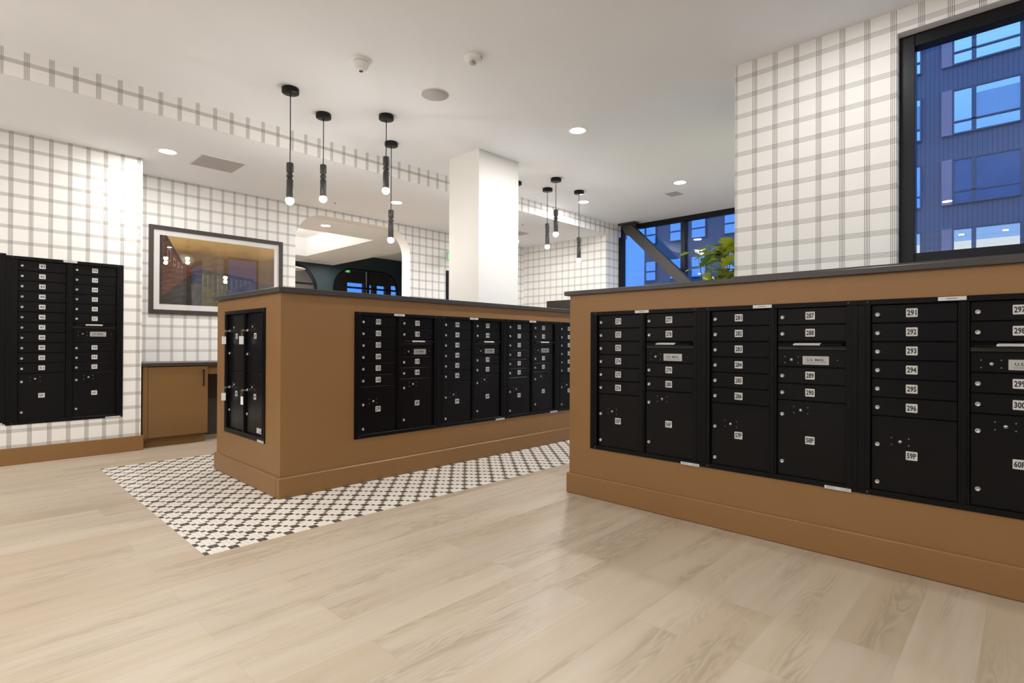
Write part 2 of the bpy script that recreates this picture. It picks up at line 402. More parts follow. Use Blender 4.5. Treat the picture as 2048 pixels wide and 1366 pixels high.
def window_frame(name, axis, pos, u0, u1, z0, z1, fw, dep, mull=(), bars=(), glass_off=0.5, label=None):
    """framed glazing in a wall opening: frame > pane parts"""
    mb = MB(); a, b = pos, pos+dep
    def bx(p, q, r, s_):
        if axis == 'y': mb.box(a, b, p, q, r, s_, bev=0.003)
        else: mb.box(p, q, a, b, r, s_, bev=0.003)
    bx(u0, u0+fw, z0, z1); bx(u1-fw, u1, z0, z1); bx(u0+fw, u1-fw, z1-fw, z1); bx(u0+fw, u1-fw, z0, z0+fw)
    for m_ in mull: bx(m_-fw/2, m_+fw/2, z0+fw, z1-fw)
    for h_ in bars: bx(u0+fw, u1-fw, h_-fw/2, h_+fw/2)
    w = struct(mb.build(name, M['frame']))
    g = a+dep*glass_off; gb = MB()
    if axis == 'y': gb.quad([(g, u0, z0), (g, u1, z0), (g, u1, z1), (g, u0, z1)])
    else: gb.quad([(u0, g, z0), (u1, g, z0), (u1, g, z1), (u0, g, z1)])
    gb.build('pane', M['glass'], w)
    return w
window_frame('window_1', 'y', PX+0.075, -0.9, 0.628, 1.70, 3.232, 0.085, 0.10, mull=(), glass_off=0.75)
window_frame('window_2', 'y', 8.76, 1.75, 5.60, 0.12, UZ, 0.075, 0.13, mull=(4.31, 3.0), glass_off=0.7)
window_frame('window_3', 'x', 1.565, 4.54, 5.28, 0.9, 3.19, 0.04, 0.07)
sbox('trim_1', M['stone'], PX-0.028, PX+0.07, -0.9, 1.70, 1.655, 1.715, bev=0.002)     # dark ledge at the foot of the papered wall
# wall below/around window 2
sbox('trim_2', M['frame'], 8.70, 9.0, 1.687, 5.60, 0, 0.12)

# room beyond the arch
sbox('wall_lounge_right', M['teal'], 9.2, 9.3, WY+0.24, 13.16, 0, 3.7)
sbox('wall_lounge_left', M['beige'], 1.2, 1.3, WY+0.24, 17.2, 0, 3.7)
DY = 13.02
holed_wall('wall_lounge_dark', M['teal'], 'x', DY, 0.14, 1.3, 9.2, 0, 3.70, [(3.9, 6.48, 0.5, 3.14, 0.62), (6.91, 8.93, 0.5, 3.165, 0.55)])
# its ceiling: low part with a raised lit tray, higher part to the right
cb = MB(); tx0, tx1, ty0, ty1 = 1.9, 5.755, 9.25, 12.1
cb.box(1.3, 6.91, WY+0.24, ty0, LZ, LZ+0.55); cb.box(1.3, 6.91, ty1, DY, LZ, LZ+0.55)
cb.box(1.3, tx0, ty0, ty1, LZ, LZ+0.55); cb.box(tx1, 6.91, ty0, ty1, LZ, LZ+0.55); cb.box(tx0, tx1, ty0, ty1, LZ+0.42, LZ+0.55)
struct(cb.build('ceiling_lounge', M['ceil']))
sbox('ceiling_lounge_high', M['ceil'], 6.911, 9.2, WY+0.24, DY, 3.53, 3.66)
sbox('ceiling_studio', M['ceil'], 1.3, 13.0, DY+0.14, 17.2, 3.75, 3.9)
sbox('wall_studio_side', M['umber'], 13.0, 13.1, 13.16, 17.2, 0, 3.75)
sbox('wall_studio_front', M['umber'], 9.3, 13.0, 13.02, 13.16, 0, 3.75)
holed_wall('wall_studio', M['beige'], 'x', 17.0, 0.15, 1.3, 8.55, 0, 3.75, [])
holed_wall('wall_studio_right', M['umber'], 'x', 17.0, 0.15, 8.551, 13.0, 0, 3.75, [(9.55, 10.20, 1.2, 3.28), (10.42, 10.56, 1.2, 3.25), (10.72, 11.10, 1.2, 3.25), (11.32, 12.6, 1.2, 3.3)])

def arch_window(name, x0, x1, z0, z1, R, mull, bars, fw=0.045):
    mb = MB(); y0, y1 = DY+0.02, DY+0.09
    out = [(x0+R+R*math.cos(PI-k*PI/24), z1-R+R*math.sin(PI-k*PI/24)) for k in range(13)] + [(x1-R+R*math.cos(PI/2-k*PI/24), z1-R+R*math.sin(PI/2-k*PI/24)) for k in range(13)]
    out = [(x0, z0)] + out + [(x1, z0)]
    r = R-fw
    inn = [(x0+R+r*math.cos(PI-k*PI/24), z1-R+r*math.sin(PI-k*PI/24)) for k in range(13)] + [(x1-R+r*math.cos(PI/2-k*PI/24), z1-R+r*math.sin(PI/2-k*PI/24)) for k in range(13)]
    inn = [(x0+fw, z0+fw)] + inn + [(x1-fw, z0+fw)]
    n = len(out)
    V = {}
    for y in (y0, y1):
        V[y] = ([mb.b.verts.new((p[0], y, p[1])) for p in out], [mb.b.verts.new((p[0], y, p[1])) for p in inn])
    for k in range(n):
        j = (k+1) % n
        for y in (y0, y1): mb.b.faces.new([V[y][0][k], V[y][0][j], V[y][1][j], V[y][1][k]])
        for q in (0, 1): mb.b.faces.new([V[y0][q][k], V[y0][q][j], V[y1][q][j], V[y1][q][k]])
    for m_ in mull: mb.box(m_-fw/2, m_+fw/2, y0, y1, z0+fw, z1-fw)
    for h_ in bars: mb.box(x0+fw, x1-fw, y0+0.005, y1-0.005, h_-fw/2, h_+fw/2)
    w = struct(mb.build(name, M['frame']))
    g = MB(); yy = DY+0.055; vs = [g.b.verts.new((p[0], yy, p[1])) for p in inn]; g.b.faces.new(vs)
    g.build('pane', M['glass'], w)
arch_window('window_4', 6.91, 8.93, 0.5, 3.165, 0.55, (7.94,), (2.66,))
arch_window('window_5', 3.9, 6.48, 0.5, 3.14, 0.62, (5.2,), (2.66,))
# doorway right of the arch
d = struct(MB().box(6.262, 6.34, WY-0.02, WY+0.22, 0, 2.50).box(7.22, 7.30, WY-0.02, WY+0.22, 0, 2.5).box(6.34, 7.22, WY-0.02, WY+0.22, 2.42, 2.5).build('door_1', M['frame']))
MB().box(6.34, 7.22, WY+0.10, WY+0.14, 0, 2.42).build('door_leaf', M['frame'], d)

# column standing on the long island
CT = 1.601
sbox('wall_column', M['column'], 4.16, 4.815, 4.505, 5.026, CT, UZ)

# ------------------------------------------------------------------ mailbox units
LOCK = MB().lathe([(0.0115, 0), (0.0115, 0.008), (0.010, 0.011), (0.0072, 0.0115), (0.0066, 0.009), (0.0, 0.009)], Matrix.Rotation(PI/2, 4, 'X'), 20).mesh('lock', M['steel'])
CAM = MB().lathe([(0.0085, 0), (0.0085, 0.006), (0.007, 0.009), (0, 0.0095)], Matrix.Rotation(PI/2, 4, 'X'), 16)
CAM.idx = 1; CAM.box(-0.001, 0.0075, -0.0105, -0.0085, -0.0012, 0.0012); CAM = CAM.mesh('service_lock', [M['steel'], M['ink']])
SCREW = MB().lathe([(0.0045, 0), (0.004, 0.002), (0, 0.003)], Matrix.Rotation(PI/2, 4, 'X'), 10).mesh('screw', M['steeldark'])
_door = {}
def door_mesh(w, h):
    k = (round(w, 4), round(h, 4))
    if k not in _door: _door[k] = MB().box(0, w, 0, 0.012, 0, h, bev=0.0026).mesh('door', M['blackdoor'])
    return _door[k]
_plate = {}
def plate(txt, style):
    k = (txt, style)
    if k in _plate: return _plate[k]
    mb = MB(); mb.prism(rrect(-0.0245, 0.0245, -0.0225, 0.0225, 0.003, 2), -0.0012, 0); mb.idx = 1
    if style == 'wide': add_text(mb, txt, 0, 0, 0.034 if len(txt) == 2 else 0.042, 0.022, -0.0014, 0.015)
    else: add_text(mb, txt, 0, 0, 0.040 if len(txt) == 3 else 0.026, 0.0295, -0.0014, 0.035)
    _plate[k] = mb.mesh('number_plate', [M['tag'], M['ink']]); return _plate[k]
def us_sign():
    mb = MB(); mb.prism(rrect(-0.068, 0.068, -0.0245, 0.0245, 0.002, 2), -0.0015, 0); mb.idx = 1
    add_text(mb, 'U.S. MAIL', 0, 0.003, 0.092, 0.0150, -0.0018, 0.02); mb.box(-0.055, 0.055, -0.0018, -0.0016, -0.0125, -0.0112)
    for k in range(14): mb.box(-0.050+k*0.0072, -0.0455+k*0.0072, -0.0018, -0.0016, -0.0172, -0.0160)
    return mb.mesh('mail_sign', [M['sign'], M['ink']])
USM = us_sign()
def sticker_mesh(w, h, rows=2, blocks=True):
    mb = MB(); mb.box(-w/2, w/2, -0.0006, 0, -h/2, h/2); mb.idx = 1
    if blocks:
        for r in range(rows):
            z = -h*0.18 + r*h*0.36
            mb.box(-w*0.44, -w*0.10, -0.0008, -0.0006, z-0.0008, z+0.0008); mb.box(w*0.10, w*0.44, -0.0008, -0.0006, z-0.0008, z+0.0008)
    else: mb.box(-w*0.20, w*0.20, -0.0008, -0.0006, -h*0.12, h*0.12)
    return mb.mesh('sticker', [M['tag'], M['greyink']])
ST_TOP = sticker_mesh(0.110, 0.019, blocks=False); ST_BOT = sticker_mesh(0.130, 0.018)

def flap(w):
    mb = MB()
    vs = [(0.0, 0, 0.024), (0.0, 0, 0.0), (0.018, -0.036, 0.004), (0.018, -0.036, 0.010)]
    L = [mb.b.verts.new(Vector(v)) for v in vs]; R = [mb.b.verts.new(Vector((w - v[0], v[1], v[2]))) for v in vs]
    for f in (L, R[::-1], [L[0], L[3], R[3], R[0]], [L[3], L[2], R[2], R[3]], [L[2], L[1], R[1], R[2]], [L[1], L[0], R[0], R[1]]): mb.b.faces.new(f)
    return mb
def flap_label():
    mb = MB()
    # lies on the sloping top of the flap and folds over its lip
    def P(x, t): return (x, -0.036*t - 0.0004, 0.024 - 0.014*t + 0.0008)
    mb.quad([P(0.10, 0.55), P(0.24, 0.55), P(0.235, 1.0), P(0.095, 1.0)])
    mb.quad([(0.095, -0.0368, 0.0108), (0.235, -0.0368, 0.0108), (0.235, -0.0368, 0.0042), (0.095, -0.0368, 0.0042)])
    mb.idx = 1; add_text(mb, 'OUTGOING MAIL', 0.165, 0.0075, 0.115, 0.0042, -0.0371, 0.0)
    return mb.mesh('flap_label', [M['tag'], M['greyink']])
FLAPL = flap_label()

REC = 0.014   # how far the doors sit behind the face of the surround
def mail_unit(label, loc, rz, scale, cols, width, height, group, dims, style='tall', top_sticker=None, bot_sticker=None, keys=()):
    """cols: list of (x0, w, [rows]) ; rows from the top: ('m', text) one door, ('p', text, top, bottom), ('out', height) slot + collection door"""
    u = thing('mailbox_unit', label, 'mailbox', loc, rz, group)
    u.scale = (scale, 1, scale)
    top, bottom, pitch = dims
    fr = MB(); e = 0.0
    xs = [0] + [v for c in cols for v in (c[0], c[0]+c[1])] + [width]
    d0, d1 = -0.008, 0.070
    for a, b in zip(xs[0::2], xs[1::2]):
        fr.box(a, b, d0 if (a == 0 or b == width) else 0.0, 0.03, bottom, top, bev=0.0015)
        if a != 0 and b != width: fr.box((a+b)/2-0.011, (a+b)/2+0.011, -0.005, 0.001, bottom, top, bev=0.001)
    fr.box(0, width, d0, 0.03, top, height, bev=0.0015); fr.box(0, width, d0, 0.03, 0, bottom, bev=0.0015)
    fr.box(0.03, width-0.03, 0.03, d1, 0.03, height-0.03)
    # second step of the outer stiles
    fr.box(0.028, 0.034, d0-0.003, d0+0.001, bottom, top); fr.box(width-0.034, width-0.028, d0-0.003, d0+0.001, bottom, top)
    fr.build('surround', M['black'], u)
    for px in (0.045, width-0.045): link('screw', SCREW, u, (px, d0, 0.014)); link('screw', SCREW, u, (px, d0, height-0.012))
    for x0, w, rows in cols:
        z = top
        for r in rows:
            if r[0] == 'm':
                z -= pitch
                dr = link('door', door_mesh(w-0.004, pitch-0.0035), u, (x0+0.002, REC, z+0.00175))
                link('lock', LOCK, dr, (0.028, 0, pitch/2-0.006)); link('number_plate', plate(r[1], style), dr, (0.176, 0, pitch/2))
            elif r[0] == 'out':
                zt = z; z -= r[1]
                fm = flap(w-0.006).mesh('outgoing_flap', M['black'])
                fo = link('outgoing_flap', fm, u, (x0+0.003, REC-0.002, zt-0.026)); fo['label'] = 'black hooded slot for outgoing letters'
                link('flap_label', FLAPL, fo)
                MB().box(0, w-0.004, 0.004, 0.012, 0, 0.045).build('letter_slot', M['ink'], u, (x0+0.002, REC, zt-0.047))
                hh = r[1]-0.0505
                dr = link('collection_door', door_mesh(w-0.004, hh), u, (x0+0.002, REC, z+0.00175))
                link('service_lock', CAM, dr, (0.078, 0, hh-0.058)); link('mail_sign', USM, dr, (0.205, 0, hh-0.060))
                for sx, sz in ((0.04, 0.018), (0.04, -0.018), (0.113, 0.018), (0.113, -0.018), (0.315, 0)): link('screw', SCREW, dr, (sx, 0, hh-0.058+sz))
            elif r[0] == 'p':
                hh = z-bottom if len(r) < 3 else z-r[2]; z -= hh
                dr = link('parcel_door', door_mesh(w-0.004, hh-0.0035), u, (x0+0.002, REC, z+0.00175))
                tz = z
                lk = r[3] if len(r) > 3 else (0.615, 0.125, 0.675, 0.505)
                link('lock', LOCK, dr, (0.028, 0, hh*lk[0])); link('lock', LOCK, dr, (0.028, 0, hh*lk[1]))
                link('service_lock', CAM, dr, (0.128, 0, hh*lk[2])); link('number_plate', plate(r[1], style), dr, (0.176, 0, hh*lk[3]))
                for sx, sz in ((-0.038, 0.018), (-0.038, -0.018), (0.036, 0.018), (0.036, -0.018)): link('screw', SCREW, dr, (0.128+sx, 0, hh*lk[2]+sz))
    if top_sticker is not None:
        o = link('sticker', ST_TOP, u, (top_sticker, d0-0.0001, height-0.0115)); o['label'] = 'small white sticker on the top rail'
    if bot_sticker is not None:
        o = link('sticker', ST_BOT, u, (bot_sticker, d0-0.0001, 0.004)); o['label'] = 'white sticker along the lower edge'
    return u

def M6(a): return [('m', str(a+k)) for k in range(6)]
PL = (0.615, 0.115, 0.675, 0.505); PR = (0.81, 0.185, 0.875, 0.495)
def std_cols(n0, p0):
    L = M6(n0) + [('p', '%dP' % p0, 0.026, PL)]
    R = [('m', str(n0+6)), ('m', str(n0+7)), ('out', 0.149), ('m', str(n0+8)), ('m', str(n0+9)), ('p', '%dP' % (p0+1), 0.026, PR)]
    return [(0.058, 0.364, L), (0.466, 0.362, R)]
G1 = 'mailbox units in the long face of the right island'
G2 = 'mailbox units in the long face of the middle island'
XB, YB = 3.441, 4.082       # body faces of the two islands
DIM = (1.020, 0.028, 0.0990)
lab = ['black mailbox unit numbered 271 to 280, nearest the free end of the right island',
       'black mailbox unit numbered 281 to 290 in the right island',
       'black mailbox unit numbered 291 to 300, cut by the right edge of the photo']
for i, (n0, p0) in enumerate(((271, 55), (281, 57), (291, 59))):
    mail_unit(lab[i], (XB-0.0005, 2.444-0.885*i, 0.377), -PI/2, 1.0, std_cols(n0, p0), 0.885, 1.047, G1, DIM, top_sticker=(0.445, 0.385, 0.40)[i], bot_sticker=(0.81, 0.79, 0.79)[i])
lab = ['black mailbox unit numbered 131 to 140, nearest the corner of the middle island',
       'black mailbox unit numbered 141 to 150, second along the middle island',
       'black mailbox unit numbered 151 to 160, third along the middle island',
       'black mailbox unit on the middle island, mostly hidden behind the right island']
for i, (n0, p0) in enumerate(((131, 27), (141, 29), (151, 31), (161, 33))):
    mail_unit(lab[i], (2.361+0.9006*i, YB-0.0005, 0.371), 0, 0.9006/0.885, std_cols(n0, p0), 0.885, 1.052, G2, (1.024, 0.030, 0.0990), top_sticker=(0.435, 0.435, 0.435, 0.435)[i], bot_sticker=(None, 0.81, 0.81, None)[i])
# wall mailboxes at the left
def M11(a, n): return [('m', str(a+k)) for k in range(n)]
WD = (1.585, 0.030, 0.0996)
colsL = lambda n0, p0: [(0.085, 0.362, M11(n0, 11) + [('p', '%dP' % p0, 0.030, (0.82, 0.18, 0.875, 0.52))]),
                        (0.500, 0.362, M11(n0+11, 6) + [('out', 0.1992)] + M11(n0+17, 3) + [('p', '%dP' % (p0+1), 0.030, (0.82, 0.18, 0.875, 0.52))])]
G3 = 'tall mailbox units in the left wall'
mail_unit('tall black mailbox unit numbered 41 to 60 in the plaid left wall', (0.389, LY-0.0005, 0.380), 0, 1.0, colsL(41, 5), 0.919, 1.618, G3, WD, style='wide', top_sticker=0.475, bot_sticker=0.835)
mail_unit('tall black mailbox unit at the left edge of the photo, only its right side showing', (-0.530, LY-0.0005, 0.395), 0, 1.0, colsL(21, 3), 0.919, 1.618, G3, WD, style='wide', bot_sticker=0.835)
# parcel lockers in the end of the middle island
XE = 1.745
pl = (0.71, 0.31, 0.765, 0.615)
eu = mail_unit('black locker with four parcel doors in the end of the middle island', (XE-0.0005, 5.249, 0.380), -PI/2, 1.0,
    [(0.056, 0.366, [('p', '61P', 0.545, pl), ('p', '63P', 0.040, pl)]), (0.468, 0.366, [('p', '62P', 0.545, pl), ('p', '64P', 0.040, pl)])], 0.893, 1.076, None, (1.045, 0.040, 0.1))
eu['category'] = 'parcel locker'
sg = MB(); sg.box(-0.065, 0.065, -0.001, 0, -0.021, 0.021); sg.idx = 1; add_text(sg, 'U.S. MAIL', 0.012, -0.006, 0.07, 0.013, -0.0013, 0.02); sg.box(-0.05, 0.03, -0.0013, -0.001, 0.008, 0.010)
sg.build('mail_label', [M['tag'], M['ink']], eu, (0.755, REC-0.001, 0.082))
o = link('sticker', ST_BOT, eu, (0.820, -0.009, 0.010)); o['label'] = 'white sticker along the lower edge'

def key_fob(label, y, z, swing=0.0, edge=False):
    """key stuck in a lock (outside, pointing to -x), brass ring and clip, plastic tag"""
    t = thing('key_fob', label, 'key tag', (XE, y, z), 0, 'key tags hanging from the parcel locker')
    k = MB(); k.box(-0.026, -0.001, -0.0011, 0.0011, -0.004, 0.004); k.prism(rrect(-0.040, -0.024, -0.010, 0.010, 0.004, 3), -0.0012, 0.0012)
    k.build('key', M['steel'], t)
    r = MB(); r.tube([(-0.038+0.010*math.cos(a*PI/8), swing*0.2+0.003*math.sin(a*PI/8), -0.010+0.013*math.sin(a*PI/8)) for a in range(16)], 0.0013, 6, closed=True)
    r.tube([(-0.038+0.004*math.cos(a*PI/6), swing*0.5, -0.034+0.012*math.sin(a*PI/6)) for a in range(12)], 0.0018, 6, closed=True)
    r.build('ring', M['brass'], t)
    g = MB()
    if edge: g.box(-0.041, -0.037, -0.016, 0.016, -0.118, -0.050, bev=0.001)
    else: g.box(-0.056, -0.022, -0.002+swing, 0.002+swing, -0.116, -0.048, bev=0.001)
    tg = g.build('tag', M['plast'], t)
    tg.rotation_euler = (0, 0, -0.35 if not edge else 0.25)
    return t
fz = lambda hh0, hh: 0.380+hh0+hh*0.71
key_fob('white key tag on brass ring hanging from the upper left locker door', 5.249-0.084, fz(0.545, 0.5), 0.0)
key_fob('white key tag on brass clip hanging from the upper right locker door', 5.249-0.496, fz(0.545, 0.5), 0.002)
key_fob('white key tag on brass ring hanging from the lower left locker door', 5.249-0.084, fz(0.040, 0.505), 0.0)
key_fob('white key tag seen edge-on hanging from the lower right locker door', 5.249-0.496, fz(0.040, 0.505), 0.0, edge=True)

# ------------------------------------------------------------------ islands
def face_with_hole(mb, axis, pos, dep, u0, u1, z0, z1, h):
    """slab of a given depth with one rectangular hole"""
    a, b = sorted((pos, pos+dep))
    for p, q, r, s_ in ((u0, h[0], z0, z1), (h[1], u1, z0, z1), (h[0], h[1], z0, h[2]), (h[0], h[1], h[3], z1)):
        if axis == 'x': mb.box(p, q, a, b, r, s_)
        else: mb.box(a, b, p, q, r, s_)
mi = thing('mail_island', 'long caramel brown island with mailboxes, on the black and white tiles', 'island', (1.745, 4.082, 0))
ox, oy = 1.745, 4.082
mb = MB()
IX1, IY1 = 6.35, 5.458
face_with_hole(mb, 'x', 0.0, 0.10, 0.0, IX1-ox, 0.10, CT-0.042, (2.371-ox, 5.953-ox, 0.385, 1.425))
face_with_hole(mb, 'y', 0.0, 0.10, 0.1001, IY1-oy, 0.10, CT-0.042, (4.366-oy, 5.238-oy, 0.395, 1.445))
mb.box(0.1001, IX1-ox, IY1-oy-0.05, IY1-oy, 0.10, CT-0.042); mb.box(IX1-ox-0.05, IX1-ox, 0.1001, IY1-oy-0.0501, 0.10, CT-0.042)
mb.build('body', M['brown'], mi)
bb = MB(); e = 0.020
bb.box(-e, IX1-ox+e, -e, 0.02, 0, 0.157, bev=0.007); bb.box(-e, 0.02, 0.0205, IY1-oy+e, 0, 0.157, bev=0.007); bb.box(0.0205, IX1-ox+e, IY1-oy-0.0, IY1-oy+e, 0, 0.157, bev=0.007)
bb.box(IX1-ox, IX1-ox+e, 0.0205, IY1-oy-0.0005, 0, 0.157, bev=0.007)
bb.build('baseboard', M['brown'], mi)
ct = MB().box(1.745-0.026, IX1+0.026, 4.082-0.026, IY1+0.026, CT-0.0415, CT, bev=0.003)
tag(ct.build('countertop', M['stone']), 'dark charcoal countertop on the middle island, around the white column', 'countertop')

ri = thing('mail_island', 'caramel brown island with mailboxes, reaching to the right edge of the photo', 'island', (XB, 2.648, 0))
mb = MB(); RT = 1.597; YE = -0.75
face_with_hole(mb, 'y', 0.0, 0.10, YE-2.648, 0.0, 0.10, RT-0.034, (2.444-0.01-2.655-2.648+0.02, 2.434-2.648, 0.39, 1.41))
mb.box(0.1001, 4.288-XB, -0.05, 0.0, 0.10, RT-0.034); mb.box(4.24-XB, 4.288-XB, YE-2.648, -0.0501, 0.10, RT-0.034); mb.box(0.1001, 4.2399-XB, YE-2.648, YE-2.648+0.05, 0.10, RT-0.034)
mb.build('body', M['brown'], ri)
bb = MB(); bb.box(-e, 0.02, YE-2.648, e, 0, 0.157, bev=0.007); bb.box(0.0205, 4.288-XB, -0.0, e, 0, 0.157, bev=0.007)
bb.build('baseboard', M['brown'], ri)
ct = MB().box(XB-0.026, 4.2885, YE, 2.648+0.042, RT-0.0335, RT, bev=0.003)
tag(ct.build('countertop', M['stone']), 'dark charcoal countertop on the right island below the big window', 'countertop')

# ------------------------------------------------------------------ desk cabinet in the alcove
cb_ = thing('cabinet', 'low brown cabinet with one door in the alcove under the picture', 'cabinet', (1.5, 7.05, 0))
a = 1.5
mb = MB(); mb.box(0.0, 0.045, 0.0, 0.55, 0.10, 0.905); mb.box(0.045, 0.655, 0.022, 0.55, 0.10, 0.905); mb.box(0.02, 0.64, 0.07, 0.55, 0, 0.10)
mb.box(0.655, 2.0, 0.04, 0.06, 0.80, 0.905)
mb.build('body', M['brown2'], cb_)
dr = MB().box(0.049, 0.652, 0.0, 0.021, 0.112, 0.900, bev=0.0015).build('door', M['brown2'], cb_)
hd = MB(); hd.box(0.594, 0.606, -0.032, -0.020, 0.67, 0.86, bev=0.002); hd.box(0.594, 0.606, -0.0199, -0.0002, 0.672, 0.684); hd.box(0.594, 0.606, -0.0199, -0.0002, 0.846, 0.858)
hd.build('handle', M['frame'], dr)
MB().box(1.95, 2.0, 0.02, 0.55, 0, 0.7999).build('end_panel', M['brown2'], cb_)
MB().box(0.66, 1.945, 0.53, 0.55, 0.0, 0.80).build('back_panel', M['umber'], cb_)
tag(MB().box(1.4751, 3.5-0.03, 7.028, 7.648, 0.908, 0.944, bev=0.002).build('desktop', M['stone']), 'dark worktop over the low brown cabinet under the picture', 'countertop')

# ------------------------------------------------------------------ framed picture
pt_ = thing('framed_picture', 'large framed print of a train and viaduct under a golden sky on the plaid wall', 'picture', (1.674, 7.648, 1.527))
W_, H_ = 1.606, 1.069; fw = 0.048
fr = MB(); fr.box(0, fw, -0.034, 0, 0, H_, bev=0.002); fr.box(W_-fw, W_, -0.034, 0, 0, H_, bev=0.002); fr.box(fw, W_-fw, -0.034, 0, 0, fw, bev=0.002); fr.box(fw, W_-fw, -0.034, 0, H_-fw, H_, bev=0.002)
fr.build('frame', M['pic'], pt_)
MB().box(fw, W_-fw, -0.012, -0.001, fw, H_-fw).build('mat_board', M['matb'], pt_)
g = MB(); g.quad([(fw, -0.022, fw), (W_-fw, -0.022, fw), (W_-fw, -0.022, H_-fw), (fw, -0.022, H_-fw)]); g.build('glass', M['pglass'], pt_)
def art_sky():
    t = NT('print_golden_sky'); tc = t.n('ShaderNodeTexCoord'); sp = t.n('ShaderNodeSeparateXYZ'); t.l(tc.outputs['Object'], sp.inputs[0])
    x, z = sp.outputs[0], sp.outputs[2]
    g_ = t.math('DIVIDE', t.math('SUBTRACT', z, 0.45), 0.5, clamp=True)
    c = t.ramp(g_, [(0.0, (0.10, 0.055, 0.022)), (0.35, (0.11, 0.058, 0.020)), (0.62, (0.18, 0.095, 0.028)), (0.85, (0.42, 0.25, 0.07)), (1.0, (0.46, 0.30, 0.10))])
    n_ = t.noise(t.vec(t.math('MULTIPLY', x, 1.6), 0.0, t.math('MULTIPLY', z, 4.5)), 1.6, 4, 0.6, 0.5)
    m1 = t.math('MULTIPLY', t.ramp(n_, [(0.45, (0, 0, 0)), (0.62, (1, 1, 1))]), t.math('SUBTRACT', 1.0, t.math('ABSOLUTE', t.math('MULTIPLY', t.math('SUBTRACT', z, 0.78), 5.5)), clamp=True))
    c = t.mix(t.math('MULTIPLY', m1, 0.75), c, (0.13, 0.075, 0.035, 1))
    # pale steam close to the engine
    dx = t.math('SUBTRACT', x, 0.40); dz = t.math('SUBTRACT', z, 0.68)
    dd = t.math('SQRT', t.math('ADD', t.math('MULTIPLY', dx, dx), t.math('MULTIPLY', t.math('MULTIPLY', dz, dz), 1.6)))
    st = t.math('SUBTRACT', 1.0, t.math('MULTIPLY', t.math('ADD', dd, t.math('MULTIPLY', n_, 0.12)), 6.0), clamp=True)
    c = t.mix(st, c, (0.62, 0.55, 0.42, 1))
    t.bsdf(c, 0.5, spec=0.3); return t.m
def art_mottle(name, a, b, sc, stretch=(1, 1)):
    t = NT(name); tc = t.n('ShaderNodeTexCoord'); sp = t.n('ShaderNodeSeparateXYZ'); t.l(tc.outputs['Object'], sp.inputs[0])
    n_ = t.noise(t.vec(t.math('MULTIPLY', sp.outputs[0], stretch[0]), 0.0, t.math('MULTIPLY', sp.outputs[2], stretch[1])), sc, 4, 0.6)
    t.bsdf(t.ramp(n_, [(0.35, a), (0.65, b)]), 0.5, spec=0.3); return t.m
AM = [art_sky(), art_mottle('print_hillside', (0.030, 0.024, 0.012), (0.085, 0.066, 0.036), 6), art_mottle('print_carriage', (0.05, 0.018, 0.010), (0.16, 0.06, 0.032), 8, (1, 5)),
      art_mottle('print_dark', (0.018, 0.012, 0.009), (0.045, 0.032, 0.022), 10), art_mottle('print_meadow', (0.05, 0.042, 0.012), (0.13, 0.105, 0.03), 7), art_mottle('print_stone', (0.07, 0.06, 0.042), (0.15, 0.13, 0.10), 12, (1, 6)),
      art_mottle('print_window', (0.28, 0.16, 0.10), (0.42, 0.28, 0.18), 9)]
ar = MB()
def poly(pts, i, lay):
    ar.idx = i; ar.quad([(p[0], -0.0125-lay*0.0004, p[1]) for p in pts])
ax0, ax1, az0, az1 = 0.113, 1.492, 0.117, 0.958
def Q(u, v): return (ax0+u*(ax1-ax0), az0+v*(az1-az0))
ar.idx = 0; ar.box(ax0, ax1, -0.0125, -0.0121, az0, az1)
poly([Q(0, 0), Q(1, 0), Q(1, 0.40), Q(0.78, 0.44), Q(0.58, 0.47), Q(0.40, 0.50), Q(0, 0.52)], 1, 1)
poly([Q(0.20, 0), Q(0.62, 0), Q(0.50, 0.16), Q(0.40, 0.27), Q(0.30, 0.34), Q(0.24, 0.30)], 4, 2)
poly([Q(0, 0), Q(0.26, 0), Q(0.245, 0.30), Q(0.30, 0.44), Q(0.40, 0.50), Q(0.40, 0.55), Q(0.18, 0.55), Q(0, 0.40)], 3, 3)
poly([Q(0.0, 1.0), Q(0.05, 1.0), Q(0.17, 0.63), Q(0.24, 0.57), Q(0.40, 0.53), Q(0.42, 0.50), Q(0.24, 0.46), Q(0.14, 0.30), Q(0.0, 0.08)], 2, 4)
poly([Q(0.03, 1.0), Q(0.055, 1.0), Q(0.175, 0.64), Q(0.165, 0.62)], 3, 5)
poly([Q(0, 1.0), Q(0.022, 1.0), Q(0.018, 0.0), Q(0.0, 0.0)], 3, 6)
for k, (a_, b_, c_, d_) in enumerate(((0.06, 0.085, 0.62, 0.84), (0.105, 0.125, 0.56, 0.70), (0.14, 0.155, 0.54, 0.64), (0.17, 0.18, 0.53, 0.60))):
    poly([Q(a_, c_), Q(b_, c_+0.012), Q(b_, d_-0.04), Q(a_, d_)], 6, 5)
    poly([Q(a_+0.004, c_+0.02), Q(b_-0.003, c_+0.03), Q(b_-0.003, d_-0.06), Q(a_+0.004, d_-0.03)], 3, 6)
poly([Q(0.24, 0.50), Q(0.33, 0.545), Q(0.48, 0.53), Q(0.80, 0.46), Q(0.80, 0.43), Q(0.48, 0.47), Q(0.33, 0.49)], 3, 6)
for k in range(11):
    u = 0.34+k*0.042; h1 = 0.49-0.0035*k; lo = 0.10+0.028*k
    poly([Q(u, lo), Q(u+0.012-0.0006*k, lo), Q(u+0.014-0.0006*k, h1), Q(u-0.002, h1)], 5, 5)
ar.build('print', AM, pt_)

